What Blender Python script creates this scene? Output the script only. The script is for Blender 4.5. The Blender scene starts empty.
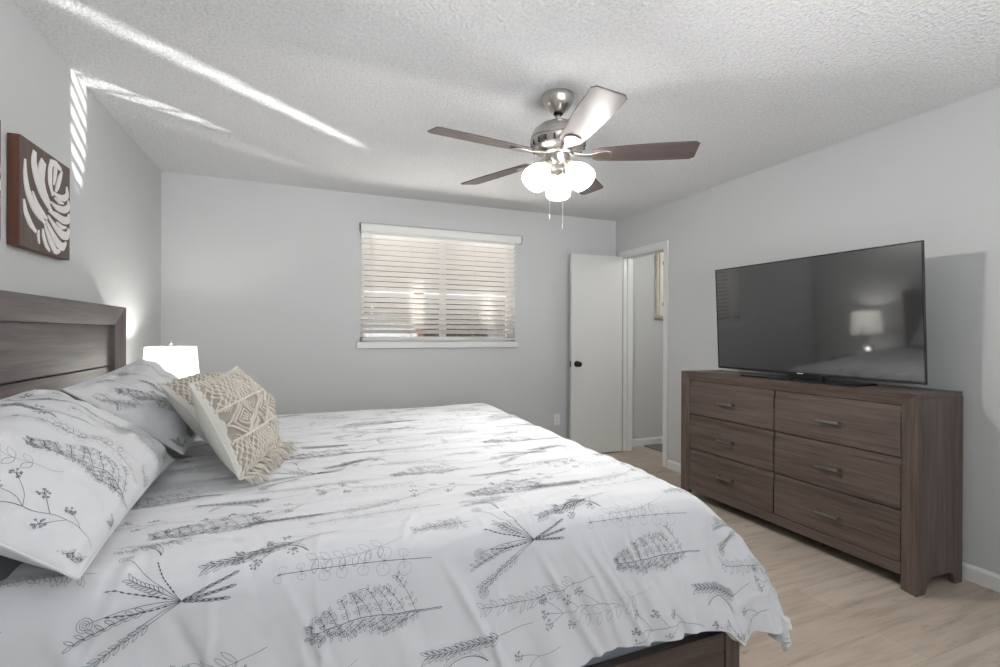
import bpy, bmesh, math, random
import numpy as np
from mathutils import Vector, Matrix
C = bpy.context.scene.collection
random.seed(7); RNG = np.random.default_rng(7)
PI = math.pi

# ------------------------------------------------------------------ camera, world, lights, exposure
CAM = np.array([0.985, 0.0, 1.237])
def cam_axes(yaw=0.3890, pitch=-0.0012, roll=0.0043):
    cy, sy, cp, sp = math.cos(yaw), math.sin(yaw), math.cos(pitch), math.sin(pitch)
    f = np.array([sy*cp, cy*cp, sp]); r = np.array([cy, -sy, 0.]); u = np.cross(r, f)
    c, s = math.cos(roll), math.sin(roll)
    return c*r+s*u, -s*r+c*u, f
_r, _u, _f = cam_axes()
cd = bpy.data.cameras.new('camera'); cam = bpy.data.objects.new('camera', cd); C.objects.link(cam)
cam.matrix_world = Matrix([[_r[i], _u[i], -_f[i], CAM[i]] for i in range(3)] + [[0, 0, 0, 1]])
cd.sensor_width = 36; cd.lens = 482.93*36/1000; cd.clip_start = 0.02; cd.clip_end = 200
bpy.context.scene.camera = cam

W = bpy.data.worlds.new('world'); bpy.context.scene.world = W; W.use_nodes = True
nt = W.node_tree; bg = nt.nodes['Background']
sky = nt.nodes.new('ShaderNodeTexSky'); sky.sky_type = 'HOSEK_WILKIE'; sky.turbidity = 4; sky.ground_albedo = 0.4
sky.sun_direction = (0.3, -0.5, 0.8)
hs = nt.nodes.new('ShaderNodeHueSaturation'); hs.inputs['Saturation'].default_value = 0.35
nt.links.new(sky.outputs[0], hs.inputs['Color']); nt.links.new(hs.outputs[0], bg.inputs[0]); bg.inputs[1].default_value = 5.0

def lamp(name, kind, loc, energy, color=(1, 1, 1), rot=None, **k):
    l = bpy.data.lights.new(name, kind); l.energy = energy; l.color = color
    for a, b in k.items(): setattr(l, a, b)
    o = bpy.data.objects.new(name, l); C.objects.link(o); o.location = loc
    if rot is not None: o.rotation_euler = rot
    return o
def aim(o, target):
    o.rotation_euler = (Vector(target)-o.location).to_track_quat('-Z', 'Y').to_euler()
# area lamp for the unseen rear window, tilted up to brighten the ceiling
a = lamp('rear_daylight_fill', 'AREA', (1.9, -1.46, 1.40), 64, (0.97, 0.985, 1), shape='RECTANGLE', size=2.7, size_y=1.2, spread=math.radians(105)); aim(a, (2.0, 1.6, 4.2))
a = lamp('patio_bounce_fill', 'AREA', (2.2, 5.6, .25), 120, (1, 0.96, 0.91), shape='RECTANGLE', size=2.6, size_y=1.2); aim(a, (2.2, 4.33, 1.9))  # added lamp standing in for patio bounce, brightens the blind slats
# low sun glinting off things on the patio, thrown up between the blind slats onto the ceiling and the left wall
for gx, gy, gz, tx, ty, tz, e_, sz, nar, ss in ((4.92, 6.27, .35, .70, 2.69, 2.44, 5000, 7.2, .135, .04), (4.37, 6.13, .50, .0, 2.875, 2.30, 2600, 8.4, .20, .014), (4.20, 6.03, .90, .62, 3.56, 2.44, 420, 5.0, .40, .06)):
    g = lamp('sun_glint', 'SPOT', (gx, gy, gz), e_, (1, .985, .96), spot_size=math.radians(sz), spot_blend=.35, shadow_soft_size=ss)
    aim(g, (tx, ty, tz)); g.scale = (nar, 1, 1)
# spots stand in for sun glancing off something outside, thrown upwards through the blind
FAN = Vector((2.182, 2.157, 2.44))
vs = bpy.context.scene.view_settings
vs.view_transform = 'Standard'; vs.look = 'None'; vs.gamma = 1; vs.use_curve_mapping = False
vs.exposure = 0.26
cyc = bpy.context.scene.cycles
cyc.max_bounces = 10; cyc.diffuse_bounces = 5; cyc.glossy_bounces = 4; cyc.transmission_bounces = 6; cyc.transparent_max_bounces = 12
cyc.caustics_reflective = False; cyc.caustics_refractive = False

# ------------------------------------------------------------------ materials
MATS = {}
def mat(name, col=(.8, .8, .8), rough=.5, metal=0., spec=.5, **k):
    m = bpy.data.materials.new(name); m.use_nodes = True
    b = m.node_tree.nodes['Principled BSDF']
    b.inputs['Base Color'].default_value = (*col, 1); b.inputs['Roughness'].default_value = rough
    b.inputs['Metallic'].default_value = metal; b.inputs['Specular IOR Level'].default_value = spec
    for a, v in k.items(): b.inputs[a.replace('_', ' ')].default_value = v
    MATS[name] = m; return m
def nodes(m): return m.node_tree.nodes, m.node_tree.links, m.node_tree.nodes['Principled BSDF']
def coords(m, scale=(1, 1, 1), kind='Object', rot=(0, 0, 0)):
    N, L, b = nodes(m)
    tc = N.new('ShaderNodeTexCoord'); mp = N.new('ShaderNodeMapping'); mp.inputs['Scale'].default_value = scale
    mp.inputs['Rotation'].default_value = rot
    L.new(tc.outputs[kind], mp.inputs[0]); return mp.outputs[0]
def noise(m, vec, scale, detail=3, rough=.5):
    N, L, b = nodes(m); n = N.new('ShaderNodeTexNoise'); n.inputs['Scale'].default_value = scale
    n.inputs['Detail'].default_value = detail; n.inputs['Roughness'].default_value = rough
    L.new(vec, n.inputs['Vector']); return n.outputs['Fac']
def ramp(m, fac, stops):
    N, L, b = nodes(m); r = N.new('ShaderNodeValToRGB'); L.new(fac, r.inputs[0])
    e = r.color_ramp.elements
    while len(e) < len(stops): e.new(.5)
    for x, (p, c) in zip(e, stops): x.position = p; x.color = (*c, 1)
    return r.outputs[0]
def bump(m, h, strength, dist, prev=None):
    N, L, b = nodes(m); n = N.new('ShaderNodeBump'); n.inputs['Strength'].default_value = strength
    n.inputs['Distance'].default_value = dist; L.new(h, n.inputs['Height'])
    if prev: L.new(prev, n.inputs['Normal'])
    L.new(n.outputs[0], b.inputs['Normal']); return n.outputs[0]

def paint(name, col, rough=.6, amt=.25):
    m = mat(name, col, rough, spec=.3); v = coords(m)
    bump(m, noise(m, v, 160, 2), amt, .002)
    return m
wall_m = paint('wall_paint', (.58, .592, .592), .55)
trim_m = paint('trim_paint', (.74, .745, .74), .35, .05)
door_m = paint('door_paint', (.68, .685, .665), .38, .08)
ceil_m = mat('popcorn_ceiling', (.66, .665, .67), .9, spec=.1)
v = coords(ceil_m); n1 = noise(ceil_m, v, 75, 4, .65)
N, L, b = nodes(ceil_m); vo = N.new('ShaderNodeTexVoronoi'); vo.inputs['Scale'].default_value = 55; L.new(v, vo.inputs['Vector'])
p = bump(ceil_m, n1, .75, .02); bump(ceil_m, vo.outputs['Distance'], .35, .012, p)
L.new(ramp(ceil_m, n1, [(.3, (.68, .683, .687)), (.6, (.83, .833, .838))]), b.inputs['Base Color'])

def floor_mat(name, rot):
    m = mat(name, rough=.42, spec=.4); N, L, b = nodes(m); v = coords(m, rot=(0, 0, rot))
    br = N.new('ShaderNodeTexBrick'); L.new(v, br.inputs['Vector'])
    br.offset = .37; br.inputs['Scale'].default_value = 1; br.inputs['Brick Width'].default_value = 1.22
    br.inputs['Row Height'].default_value = .18; br.inputs['Mortar Size'].default_value = .0012; br.inputs['Bias'].default_value = 0
    br.inputs['Color1'].default_value = (.415, .345, .28, 1); br.inputs['Color2'].default_value = (.50, .43, .36, 1)
    br.inputs['Mortar'].default_value = (.33, .26, .20, 1)
    mp = N.new('ShaderNodeMapping'); mp.inputs['Scale'].default_value = (1.3, 11, 1); L.new(v, mp.inputs[0])
    g = noise(m, mp.outputs[0], 2.2, 6, .62)
    mp2 = N.new('ShaderNodeMapping'); mp2.inputs['Scale'].default_value = (2.2, 6, 1); L.new(v, mp2.inputs[0])
    k = noise(m, mp2.outputs[0], 2.6, 3, .5)
    c1 = ramp(m, g, [(.28, (.72, .70, .68)), (.5, (.98, .98, .98)), (.72, (1.12, 1.11, 1.1))])
    c2 = ramp(m, k, [(.24, (.45, .38, .33)), (.33, (1, 1, 1))])
    x = N.new('ShaderNodeMix'); x.data_type = 'RGBA'; x.blend_type = 'MULTIPLY'; x.inputs[0].default_value = 1
    L.new(br.outputs['Color'], x.inputs[6]); L.new(c1, x.inputs[7])
    y = N.new('ShaderNodeMix'); y.data_type = 'RGBA'; y.blend_type = 'MULTIPLY'; y.inputs[0].default_value = .6
    L.new(x.outputs[2], y.inputs[6]); L.new(c2, y.inputs[7]); L.new(y.outputs[2], b.inputs['Base Color'])
    bump(m, br.outputs['Fac'], -.3, .001); return m
floor_m = floor_mat('vinyl_oak_floor', 0); hall_m = floor_mat('vinyl_oak_floor_hall', PI/2)

def wood(name, axis, c0, c1, rough=.42):
    m = mat(name, rough=rough, spec=.4); sc = [22, 22, 22]; sc[axis] = 1.3
    v = coords(m, sc); g = noise(m, v, 1.6, 7, .66)
    sc2 = [60, 60, 60]; sc2[axis] = 2.5
    f = noise(m, coords(m, sc2), 2, 3, .6)
    N, L, b = nodes(m); a = N.new('ShaderNodeMath'); a.operation = 'MULTIPLY_ADD'; L.new(f, a.inputs[0]); a.inputs[1].default_value = .35
    s = N.new('ShaderNodeMath'); s.operation = 'MULTIPLY'; L.new(g, s.inputs[0]); s.inputs[1].default_value = .65
    L.new(s.outputs[0], a.inputs[2])
    L.new(ramp(m, a.outputs[0], [(.3, c0), (.7, c1)]), b.inputs['Base Color'])
    bump(m, a.outputs[0], .12, .001); return m
DW0, DW1 = (.044, .031, .027), (.168, .124, .107)
wood_y = wood('walnut_grain_along_y', 1, DW0, DW1); wood_z = wood('walnut_grain_upright', 2, DW0, DW1); wood_x = wood('walnut_grain_along_x', 0, DW0, DW1)
hb_y = wood('headboard_wood', 1, (.075, .062, .060), (.20, .17, .165), .34); hb_z = wood('headboard_wood_upright', 2, (.075, .062, .060), (.20, .17, .165), .34)
blade_m = wood('fan_blade_wood', 0, (.045, .033, .032), (.12, .09, .088), .45)
nodes(blade_m)[2].inputs['Coat Weight'].default_value = .5; nodes(blade_m)[2].inputs['Coat Roughness'].default_value = .42
art_face = wood('art_panel_face', 2, (.085, .06, .05), (.15, .115, .10), .6)
art_side = wood('art_panel_edge', 2, (.09, .035, .022), (.15, .062, .042), .5)
art_white = mat('white_painted_leaf', (.80, .78, .77), .6)
nickel = mat('brushed_nickel', (.56, .53, .50), .28, 1.0)
v = coords(nickel, (3, 3, 220)); bump(nickel, noise(nickel, v, 3, 2), .08, .001)
nickel_d = mat('dark_slot', (.03, .03, .03), .6)
pewter = mat('pewter', (.26, .265, .255), .38, 1.0)
chrome = mat('chrome', (.8, .8, .8), .15, 1.0)
black_m = mat('black_metal', (.012, .012, .012), .3, .6)
tvframe = mat('tv_gloss_bezel', (.008, .008, .009), .18)
screen_m = mat('tv_screen', (.009, .009, .010), .25, spec=.5, Coat_Weight=1., Coat_Roughness=.05, Coat_IOR=1.9)
rubber = mat('black_rubber', (.02, .02, .02), .7)
plastic = mat('white_plastic', (.78, .78, .76), .35)
cab_m = paint('cream_cabinet_paint', (.72, .68, .60), .4, .05)
rug_m = mat('dark_rug', (.20, .195, .19), .95); bump(rug_m, noise(rug_m, coords(rug_m), 300, 2), .8, .004)

def fabric(name, col, sc=900, st=.25, rough=.9, trans=0.):
    m = mat(name, col, rough, spec=.15, Sheen_Weight=.15, Sheen_Roughness=.5)
    v = coords(m); bump(m, noise(m, v, sc, 2), st, .0006); return m
duvet_m = fabric('printed_cotton_ground', (.66, .665, .68), 700)
ink_m = mat('ink_charcoal', (.14, .15, .175), .9, spec=.1)
ink2_m = mat('ink_grey', (.36, .37, .39), .9, spec=.1)
sheet_m = fabric('slate_sheet', (.30, .325, .37), 700)
box_m = fabric('blue_grey_ticking', (.36, .39, .44), 500)
linen_m = fabric('cream_linen', (.64, .625, .57), 420, .6)
cord_m = fabric('cotton_cord', (.62, .575, .51), 1400, .8)
cordbase_m = fabric('cord_backing', (.36, .32, .27), 500, .6)

def emit(name, col, strength, base=(.9, .9, .9), transparent=0., translucent=.5):
    m = bpy.data.materials.new(name); m.use_nodes = True; N, L = m.node_tree.nodes, m.node_tree.links
    N.clear(); out = N.new('ShaderNodeOutputMaterial')
    d = N.new('ShaderNodeBsdfDiffuse'); d.inputs[0].default_value = (*base, 1)
    t = N.new('ShaderNodeBsdfTranslucent'); t.inputs[0].default_value = (*base, 1)
    m1 = N.new('ShaderNodeMixShader'); m1.inputs[0].default_value = translucent; L.new(d.outputs[0], m1.inputs[1]); L.new(t.outputs[0], m1.inputs[2])
    tr = N.new('ShaderNodeBsdfTransparent'); m2 = N.new('ShaderNodeMixShader'); m2.inputs[0].default_value = transparent
    L.new(m1.outputs[0], m2.inputs[1]); L.new(tr.outputs[0], m2.inputs[2])
    e = N.new('ShaderNodeEmission'); e.inputs[0].default_value = (*col, 1); e.inputs[1].default_value = strength
    ad = N.new('ShaderNodeAddShader'); L.new(m2.outputs[0], ad.inputs[0]); L.new(e.outputs[0], ad.inputs[1])
    L.new(ad.outputs[0] if strength > 0 else m2.outputs[0], out.inputs[0]); MATS[name] = m; return m
frost_m = emit('lit_frosted_glass', (1, .985, .96), .9, transparent=.25)
shade_m = emit('lit_linen_shade', (1, .99, .975), .12, (.85, .85, .84), 0., .55)
bulb_m = emit('lit_bulb', (1, .97, .92), 14.)
slat_m = emit('faux_wood_slat', (1, 1, 1), 0., (.88, .87, .85), 0., .45)
glass_m = bpy.data.materials.new('window_glass'); glass_m.use_nodes = True
N, L = glass_m.node_tree.nodes, glass_m.node_tree.links; N.clear()
o_ = N.new('ShaderNodeOutputMaterial'); gl = N.new('ShaderNodeBsdfGlossy'); gl.inputs['Roughness'].default_value = .02
tr = N.new('ShaderNodeBsdfTransparent'); mx = N.new('ShaderNodeMixShader')
mx.inputs[0].default_value = .07; L.new(tr.outputs[0], mx.inputs[1]); L.new(gl.outputs[0], mx.inputs[2]); L.new(mx.outputs[0], o_.inputs[0])
clear_m = glass_m

# ------------------------------------------------------------------ mesh helpers
class MB:
    def __init__(s): s.v = []; s.f = []; s.m = []; s.mats = []; s.sm = []
    def mi(s, m):
        if m not in s.mats: s.mats.append(m)
        return s.mats.index(m)
    def add(s, vs, fs, m, smooth=False):
        o = len(s.v); s.v.extend([tuple(map(float, p)) for p in vs]); k = s.mi(m)
        for f in fs: s.f.append([i+o for i in f]); s.m.append(k); s.sm.append(smooth)
        return s
    def box(s, x0, x1, y0, y1, z0, z1, m, M=None):
        vs = [Vector((x, y, z)) for x in (x0, x1) for y in (y0, y1) for z in (z0, z1)]
        if M is not None: vs = [M @ p for p in vs]
        return s.add(vs, [(0, 1, 3, 2), (4, 6, 7, 5), (0, 4, 5, 1), (2, 3, 7, 6), (0, 2, 6, 4), (1, 5, 7, 3)], m)
    def prism(s, pts, z0, z1, m, M=None, smooth=False):
        """outline pts (x,y) extruded along z"""
        n = len(pts); vs = [Vector((x, y, z0)) for x, y in pts]+[Vector((x, y, z1)) for x, y in pts]
        if M is not None: vs = [M @ p for p in vs]
        return s.add(vs, [list(range(n))[::-1], list(range(n, 2*n))]+[(i, (i+1) % n, n+(i+1) % n, n+i) for i in range(n)], m, smooth)
    def lathe(s, prof, m, M=None, n=40, close=True):
        vs = []; fs = []
        for r, z in prof:
            for k in range(n):
                t = 2*PI*k/n; vs.append(Vector((r*math.cos(t), r*math.sin(t), z)))
        for i in range(len(prof)-1):
            for k in range(n):
                fs.append((i*n+k, i*n+(k+1) % n, (i+1)*n+(k+1) % n, (i+1)*n+k))
        if close:
            fs.append(list(range(n))[::-1]); fs.append([(len(prof)-1)*n+k for k in range(n)])
        if M is not None: vs = [M @ p for p in vs]
        return s.add(vs, fs, m, True)
    def tube(s, pts, r, m, n=8, cap=True):
        pts = [Vector(p) for p in pts]; rs = r if hasattr(r, '__len__') else [r]*len(pts)
        vs = []; fs = []; ref = None
        for i, p in enumerate(pts):
            t = (pts[min(i+1, len(pts)-1)]-pts[max(i-1, 0)]).normalized()
            if ref is None:
                ref = t.orthogonal().normalized()
            ref = (ref-t*ref.dot(t)).normalized(); b = t.cross(ref)
            for k in range(n):
                a = 2*PI*k/n; vs.append(p+(ref*math.cos(a)+b*math.sin(a))*rs[i])
        for i in range(len(pts)-1):
            for k in range(n): fs.append((i*n+k, i*n+(k+1) % n, (i+1)*n+(k+1) % n, (i+1)*n+k))
        if cap: fs.append(list(range(n))[::-1]); fs.append([(len(pts)-1)*n+k for k in range(n)])
        return s.add(vs, fs, m, True)
    def build(s, name, parent=None, bevel=0, seg=2, loc=None, angle=35, recalc=True):
        me = bpy.data.meshes.new(name); me.from_pydata(s.v, [], s.f); me.update()
        for m in s.mats: me.materials.append(m)
        me.polygons.foreach_set('material_index', s.m); me.polygons.foreach_set('use_smooth', s.sm if not bevel else [True]*len(s.f))
        if recalc:
            bm = bmesh.new(); bm.from_mesh(me); bmesh.ops.recalc_face_normals(bm, faces=bm.faces); bm.to_mesh(me); bm.free()
        if any(s.sm) or bevel:
            me.set_sharp_from_angle(angle=math.radians(angle))
        o = bpy.data.objects.new(name, me); C.objects.link(o)
        if parent is not None: o.parent = parent
        if loc is not None: o.location = loc
        if bevel:
            b = o.modifiers.new('bevel', 'BEVEL'); b.width = bevel; b.segments = seg; b.limit_method = 'ANGLE'; b.harden_normals = True
        return o
def tag(o, label=None, cat=None, group=None, kind=None):
    for k, v_ in (('label', label), ('category', cat), ('group', group), ('kind', kind)):
        if v_: o[k] = v_
    return o
def thing(name, label, cat, loc=(0, 0, 0), rot=(0, 0, 0), group=None):
    o = bpy.data.objects.new(name, None); o.empty_display_size = .05; C.objects.link(o); o.location = loc; o.rotation_euler = rot
    return tag(o, label, cat, group)
def struct(mb, name, label=None, **k): return tag(mb.build(name, **k), label, None, None, 'structure')
def T(x, y, z): return Matrix.Translation((x, y, z))
def RX(a): return Matrix.Rotation(a, 4, 'X')
def RY(a): return Matrix.Rotation(a, 4, 'Y')
def RZ(a): return Matrix.Rotation(a, 4, 'Z')
def copy_tree(o, parent=None):
    c = o.copy(); C.objects.link(c)
    if parent is not None: c.parent = parent
    for ch in list(o.children): copy_tree(ch, c)
    return c

# ------------------------------------------------------------------ room shell
XR, YB, YF, H = 4.102, 4.332, -1.35, 2.44
struct(MB().box(-.15, XR+.02, YF-.15, YB+.15, -.1, 0, floor_m), 'floor', 'pale oak plank floor of the bedroom')
struct(MB().box(-.15, XR+1.9, YF-.15, YB+.15, H, H+.1, ceil_m), 'ceiling', 'textured white popcorn ceiling')
struct(MB().box(-.15, 0, YF-.15, YB+.15, 0, H, wall_m), 'wall_left', 'grey wall behind the headboard')
WX0, WX1, WZ0, WZ1 = 1.448, 2.915, 1.155, 2.14          # window opening
w = MB()
w.box(0, WX0, YB, YB+.15, 0, H, wall_m).box(WX1, XR+1.9, YB, YB+.15, 0, H, wall_m)
w.box(WX0, WX1, YB, YB+.15, 0, WZ0, wall_m).box(WX0, WX1, YB, YB+.15, WZ1, H, wall_m)
struct(w, 'wall_back', 'grey wall with the blind-covered window')
DY0, DY1, DZ = 3.573, 4.208, 2.045                         # doorway in the right wall
w = MB()
w.box(XR, XR+.115, YF-.15, DY0, 0, H, wall_m).box(XR, XR+.115, DY1, YB, 0, H, wall_m).box(XR, XR+.115, DY0, DY1, DZ, H, wall_m)
struct(w, 'wall_right', 'grey wall behind the dresser, with the doorway')
RX0, RX1, RZ0, RZ1 = .5, 3.3, .75, 2.15
w = MB()
w.box(0, RX0, YF-.15, YF, 0, H, wall_m).box(RX1, XR, YF-.15, YF, 0, H, wall_m)
w.box(RX0, RX1, YF-.15, YF, 0, RZ0, wall_m).box(RX0, RX1, YF-.15, YF, RZ1, H, wall_m)
struct(w, 'wall_front', 'grey wall behind the photographer')
# hallway beyond the door
struct(MB().box(XR+.02, XR+1.9, 2.2, YB+.15, -.1, 0, hall_m), 'floor_hall', 'oak plank floor of the hallway')
w = MB(); w.box(XR+1.8, XR+1.9, 2.2, YB, 0, H, wall_m); struct(w, 'wall_hall_right', 'far side wall of the hallway')
w = MB(); w.box(XR+.115, XR+1.9, 2.1, 2.2, 0, H, wall_m); struct(w, 'wall_hall_front', 'near end wall of the hallway')

def baseboard(name, p, q, nrm, label=None, h=.082, t=.013):
    p, q, n = Vector((*p, 0)), Vector((*q, 0)), Vector((*nrm, 0)); d = q-p
    prof = [(0, 0), (t, 0), (t, h-.016), (t*.55, h-.004), (0, h)]
    vs = [p+n*a+Vector((0, 0, z)) for a, z in prof]+[q+n*a+Vector((0, 0, z)) for a, z in prof]; k = len(prof)
    struct(MB().add(vs, [list(range(k)), list(range(k, 2*k))]+[(i, (i+1) % k, k+(i+1) % k, k+i) for i in range(k)], trim_m), name, label)
baseboard('baseboard_right', (XR, YF), (XR, DY0-.058), (-1, 0), 'white baseboard along the wall behind the dresser')
baseboard('baseboard_back', (0, YB), (XR, YB), (0, -1), 'white baseboard under the window')
baseboard('baseboard_left', (0, YF), (0, YB), (1, 0), 'white baseboard behind the bed')
baseboard('baseboard_hall', (XR+.115, YB), (XR+1.8, YB), (0, -1), 'white baseboard in the hallway')

# door frame: casing boards and jamb
f = MB(); CW = .050
for x0, x1 in ((XR-.014, XR), (XR+.115, XR+.129)):
    f.box(x0, x1, DY0-CW, DY0, 0, DZ+CW, trim_m); f.box(x0, x1, DY1, DY1+CW, 0, DZ+CW, trim_m); f.box(x0, x1, DY0, DY1, DZ, DZ+CW, trim_m)
f.box(XR-.004, XR+.119, DY0, DY0+.016, 0, DZ, trim_m); f.box(XR-.004, XR+.119, DY1-.016, DY1, 0, DZ, trim_m); f.box(XR-.004, XR+.119, DY0+.016, DY1-.016, DZ-.016, DZ, trim_m)
f.box(XR+.045, XR+.075, DY0+.016, DY0+.027, 0, DZ-.016, trim_m); f.box(XR+.045, XR+.075, DY1-.027, DY1-.016, 0, DZ-.016, trim_m)
fr = struct(f, 'trim_1', 'white casing round the doorway', bevel=.003)
MB().box(XR+.012, XR+.038, DY0+.0155, DY0+.019, .93, .99, black_m).build('strike_plate', fr)
# the door, open against the back wall
DL = .59; DA = math.atan2(-.055, 1)
dr = thing('door_1', 'plain white flat door standing open against the back wall', 'door', (XR-.030, DY1-.022, 0)); dr['kind'] = 'structure'
del dr['category']
dr.rotation_euler = (0, 0, PI-.06)
MB().box(0, DL, -.0175, .0175, .012, DZ-.01, door_m).build('door_leaf', dr, bevel=.0015)
k = MB(); k.lathe([(.0, 0), (.031, 0), (.031, .004), (.024, .009), (.0115, .012), (.0105, .032), (.018, .036), (.0265, .046), (.028, .056), (.024, .065), (.013, .070), (0, .071)], black_m, T(DL-.062, .0175, .928) @ RX(-PI/2), 28, False)
k.lathe([(.0, 0), (.031, 0), (.031, .004), (.024, .009), (.0115, .012), (.0105, .030), (.018, .033), (.0265, .040), (.024, .048), (0, .050)], black_m, T(DL-.062, -.0175, .928) @ RX(PI/2), 28, False)
k.build('door_knob', dr)
k = MB(); k.box(DL-.0005, DL+.0015, -.012, .012, .898, .958, black_m); k.box(DL, DL+.009, -.006, .006, .920, .936, chrome); k.build('latch_plate', dr)
for z in (.25, 1.0, 1.78):
    h = MB(); h.lathe([(.005, -.045), (.005, .045)], trim_m, T(-.004, -.0175, z), 12); h.build('hinge', dr)

# window: frame, mullion, glass
f = MB(); y0, y1 = YB+.085, YB+.135
f.box(WX0, WX0+.045, y0, y1, WZ0, WZ1, trim_m).box(WX1-.045, WX1, y0, y1, WZ0, WZ1, trim_m)
f.box(WX0, WX1, y0, y1, WZ0, WZ0+.045, trim_m).box(WX0, WX1, y0, y1, WZ1-.045, WZ1, trim_m)
MX = 2.215
wn = struct(f, 'window_1', 'white sliding window behind the blind', bevel=.003)
MB().box(MX-.028, MX+.028, y0-.006, y1, WZ0+.04, WZ1-.04, trim_m).build('mullion', wn, bevel=.003)
MB().box(WX0+.04, MX-.02, y0+.022, y0+.026, WZ0+.04, WZ1-.04, glass_m).build('pane', wn)
MB().box(MX+.02, WX1-.04, y0+.032, y0+.036, WZ0+.04, WZ1-.04, glass_m).build('pane', wn)
s = MB().box(WX0-.030, WX1+.030, YB-.022, YB+.085, WZ0-.058, WZ0-.002, trim_m)
struct(s, 'trim_2', 'white window sill under the blind', bevel=.004)
# rear window (behind the photographer)
f = MB(); y0, y1 = YF-.12, YF-.07
f.box(RX0, RX0+.05, y0, y1, RZ0, RZ1, trim_m).box(RX1-.05, RX1, y0, y1, RZ0, RZ1, trim_m).box(RX0, RX1, y0, y1, RZ0, RZ0+.05, trim_m).box(RX0, RX1, y0, y1, RZ1-.05, RZ1, trim_m).box(1.87, 1.93, y0, y1, RZ0, RZ1, trim_m)
struct(f, 'window_2', 'wide window behind the photographer')

# ------------------------------------------------------------------ blind
BL0, BL1 = 1.440, 2.972
bl = thing('venetian_blind', 'white faux-wood horizontal blind covering the back wall window', 'blind', (0, 0, 0))
m = MB(); m.box(BL0, BL1, YB-.052, YB-.040, 2.108, 2.180, plastic); m.box(BL0, BL0+.012, YB-.052, YB, 2.108, 2.180, plastic); m.box(BL1-.012, BL1, YB-.052, YB, 2.108, 2.180, plastic)
m.box(BL0, BL1, YB-.052, YB-.001, 2.173, 2.180, plastic)
m.build('valance', bl, bevel=.002)
MB().box(WX0+.01, WX1-.01, YB-.030, YB+.018, 2.085, 2.136, plastic).build('headrail', bl)
NS = 20; pitch = .0462; SX0, SX1 = WX0+.008, WX1-.008; tilt = math.radians(41)
z_bot = WZ0+.050
sl0 = None
for i in range(NS):
    z = z_bot+pitch*(i+.9)
    if z > 2.10: break
    if sl0 is None:
        s = MB(); n = 6; prof = []
        for j in range(n+1):
            a = -1+2*j/n; prof.append((a*.025, .0022*(1-a*a)))
        pts = prof+[(x, y-.0028) for x, y in prof[::-1]]
        s.prism(pts, SX0, SX1, slat_m, Matrix(((0, 0, 1, 0), (1, 0, 0, 0), (0, 1, 0, 0), (0, 0, 0, 1))), smooth=True)
        sl0 = s.build('slat', bl)
        sl0.rotation_euler = (-tilt, 0, 0); sl0.location = (0, YB-.006, z)
    else:
        c = sl0.copy(); C.objects.link(c); c.location = (0, YB-.006, z)
MB().box(SX0, SX1, YB-.030, YB+.020, WZ0+.012, WZ0+.034, slat_m).build('bottom_rail', bl, bevel=.004)
for x in (1.565, 1.893, 2.485, 2.81):
    m = MB()
    for y in (YB-.032, YB+.022): m.tube([(x, y, WZ0+.03), (x, y, 2.12)], .0013, plastic, 6)
    m.build('ladder_cord', bl)
m = MB(); m.tube([(1.535, YB-.036, 2.12), (1.536, YB-.038, 1.8), (1.535, YB-.037, 1.42)], .0018, plastic, 6)
m.tube([(1.545, YB-.036, 2.12), (1.547, YB-.038, 1.7), (1.545, YB-.037, 1.47)], .0018, plastic, 6)
m.lathe([(.002, 0), (.007, -.006), (.009, -.03), (.004, -.036)], plastic, T(1.535, YB-.037, 1.42), 12); m.lathe([(.002, 0), (.007, -.006), (.009, -.03), (.004, -.036)], plastic, T(1.545, YB-.037, 1.47), 12)
m.build('pull_cord', bl)

# ------------------------------------------------------------------ outside the window
grd = mat('patio_concrete', (.36, .36, .36), .9); bump(grd, noise(grd, coords(grd), 60), .3, .005)
struct(MB().box(-8, 12, YB+.15, 16, -.25, -.12, grd), 'ground', 'concrete patio outside the window')
struct(MB().box(-8, 12, -14, YF-.15, -.25, -.12, grd), 'ground_rear', 'paving outside the rear window')
fence_m = wood('weathered_fence', 2, (.05, .05, .05), (.13, .125, .12), .8)
fo = thing('board_fence', 'dark board fence seen through the lower blind slats', 'fence', (0, 9.2, -.12))
FH = 2.02
fb = MB(); x = -6.
while x < 10: fb.box(x, x+.138, 0, .02, .04, FH, fence_m); x += .145
fb.build('boards', fo)
fb = MB()
for z in (.3, 1.6): fb.box(-6, 10, .02, .06, z, z+.09, fence_m)
fb.build('rails', fo)
post_m = paint('terracotta_paint', (.50, .24, .15), .7); beige = paint('warm_beige_paint', (.26, .205, .17), .7)
po = MB(); po.box(2.62, 2.76, 7.5, 7.6, -.12, 1.93, post_m); po.box(2.59, 2.79, 7.47, 7.63, -.12, .0, post_m)
tag(po.build('patio_post', bevel=.004), 'terracotta patio post seen through the blind beside the mullion', 'post')
pr = thing('patio_roof', 'warm beige patio roof seen through the upper blind slats', 'roof', (0, 0, 0))
MB().prism([(YB+.16, 2.45), (7.6, 2.12), (7.6, 2.16), (YB+.16, 2.50)], -4, 9, beige, Matrix(((0, 0, 1, 0), (1, 0, 0, 0), (0, 1, 0, 0), (0, 0, 0, 1)))).build('roof_deck', pr)
MB().box(-4, 9, 7.50, 7.6, 1.93, 2.13, beige).build('beam', pr)
bush_m = mat('leaf_green', (.10, .15, .06), .7)
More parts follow.
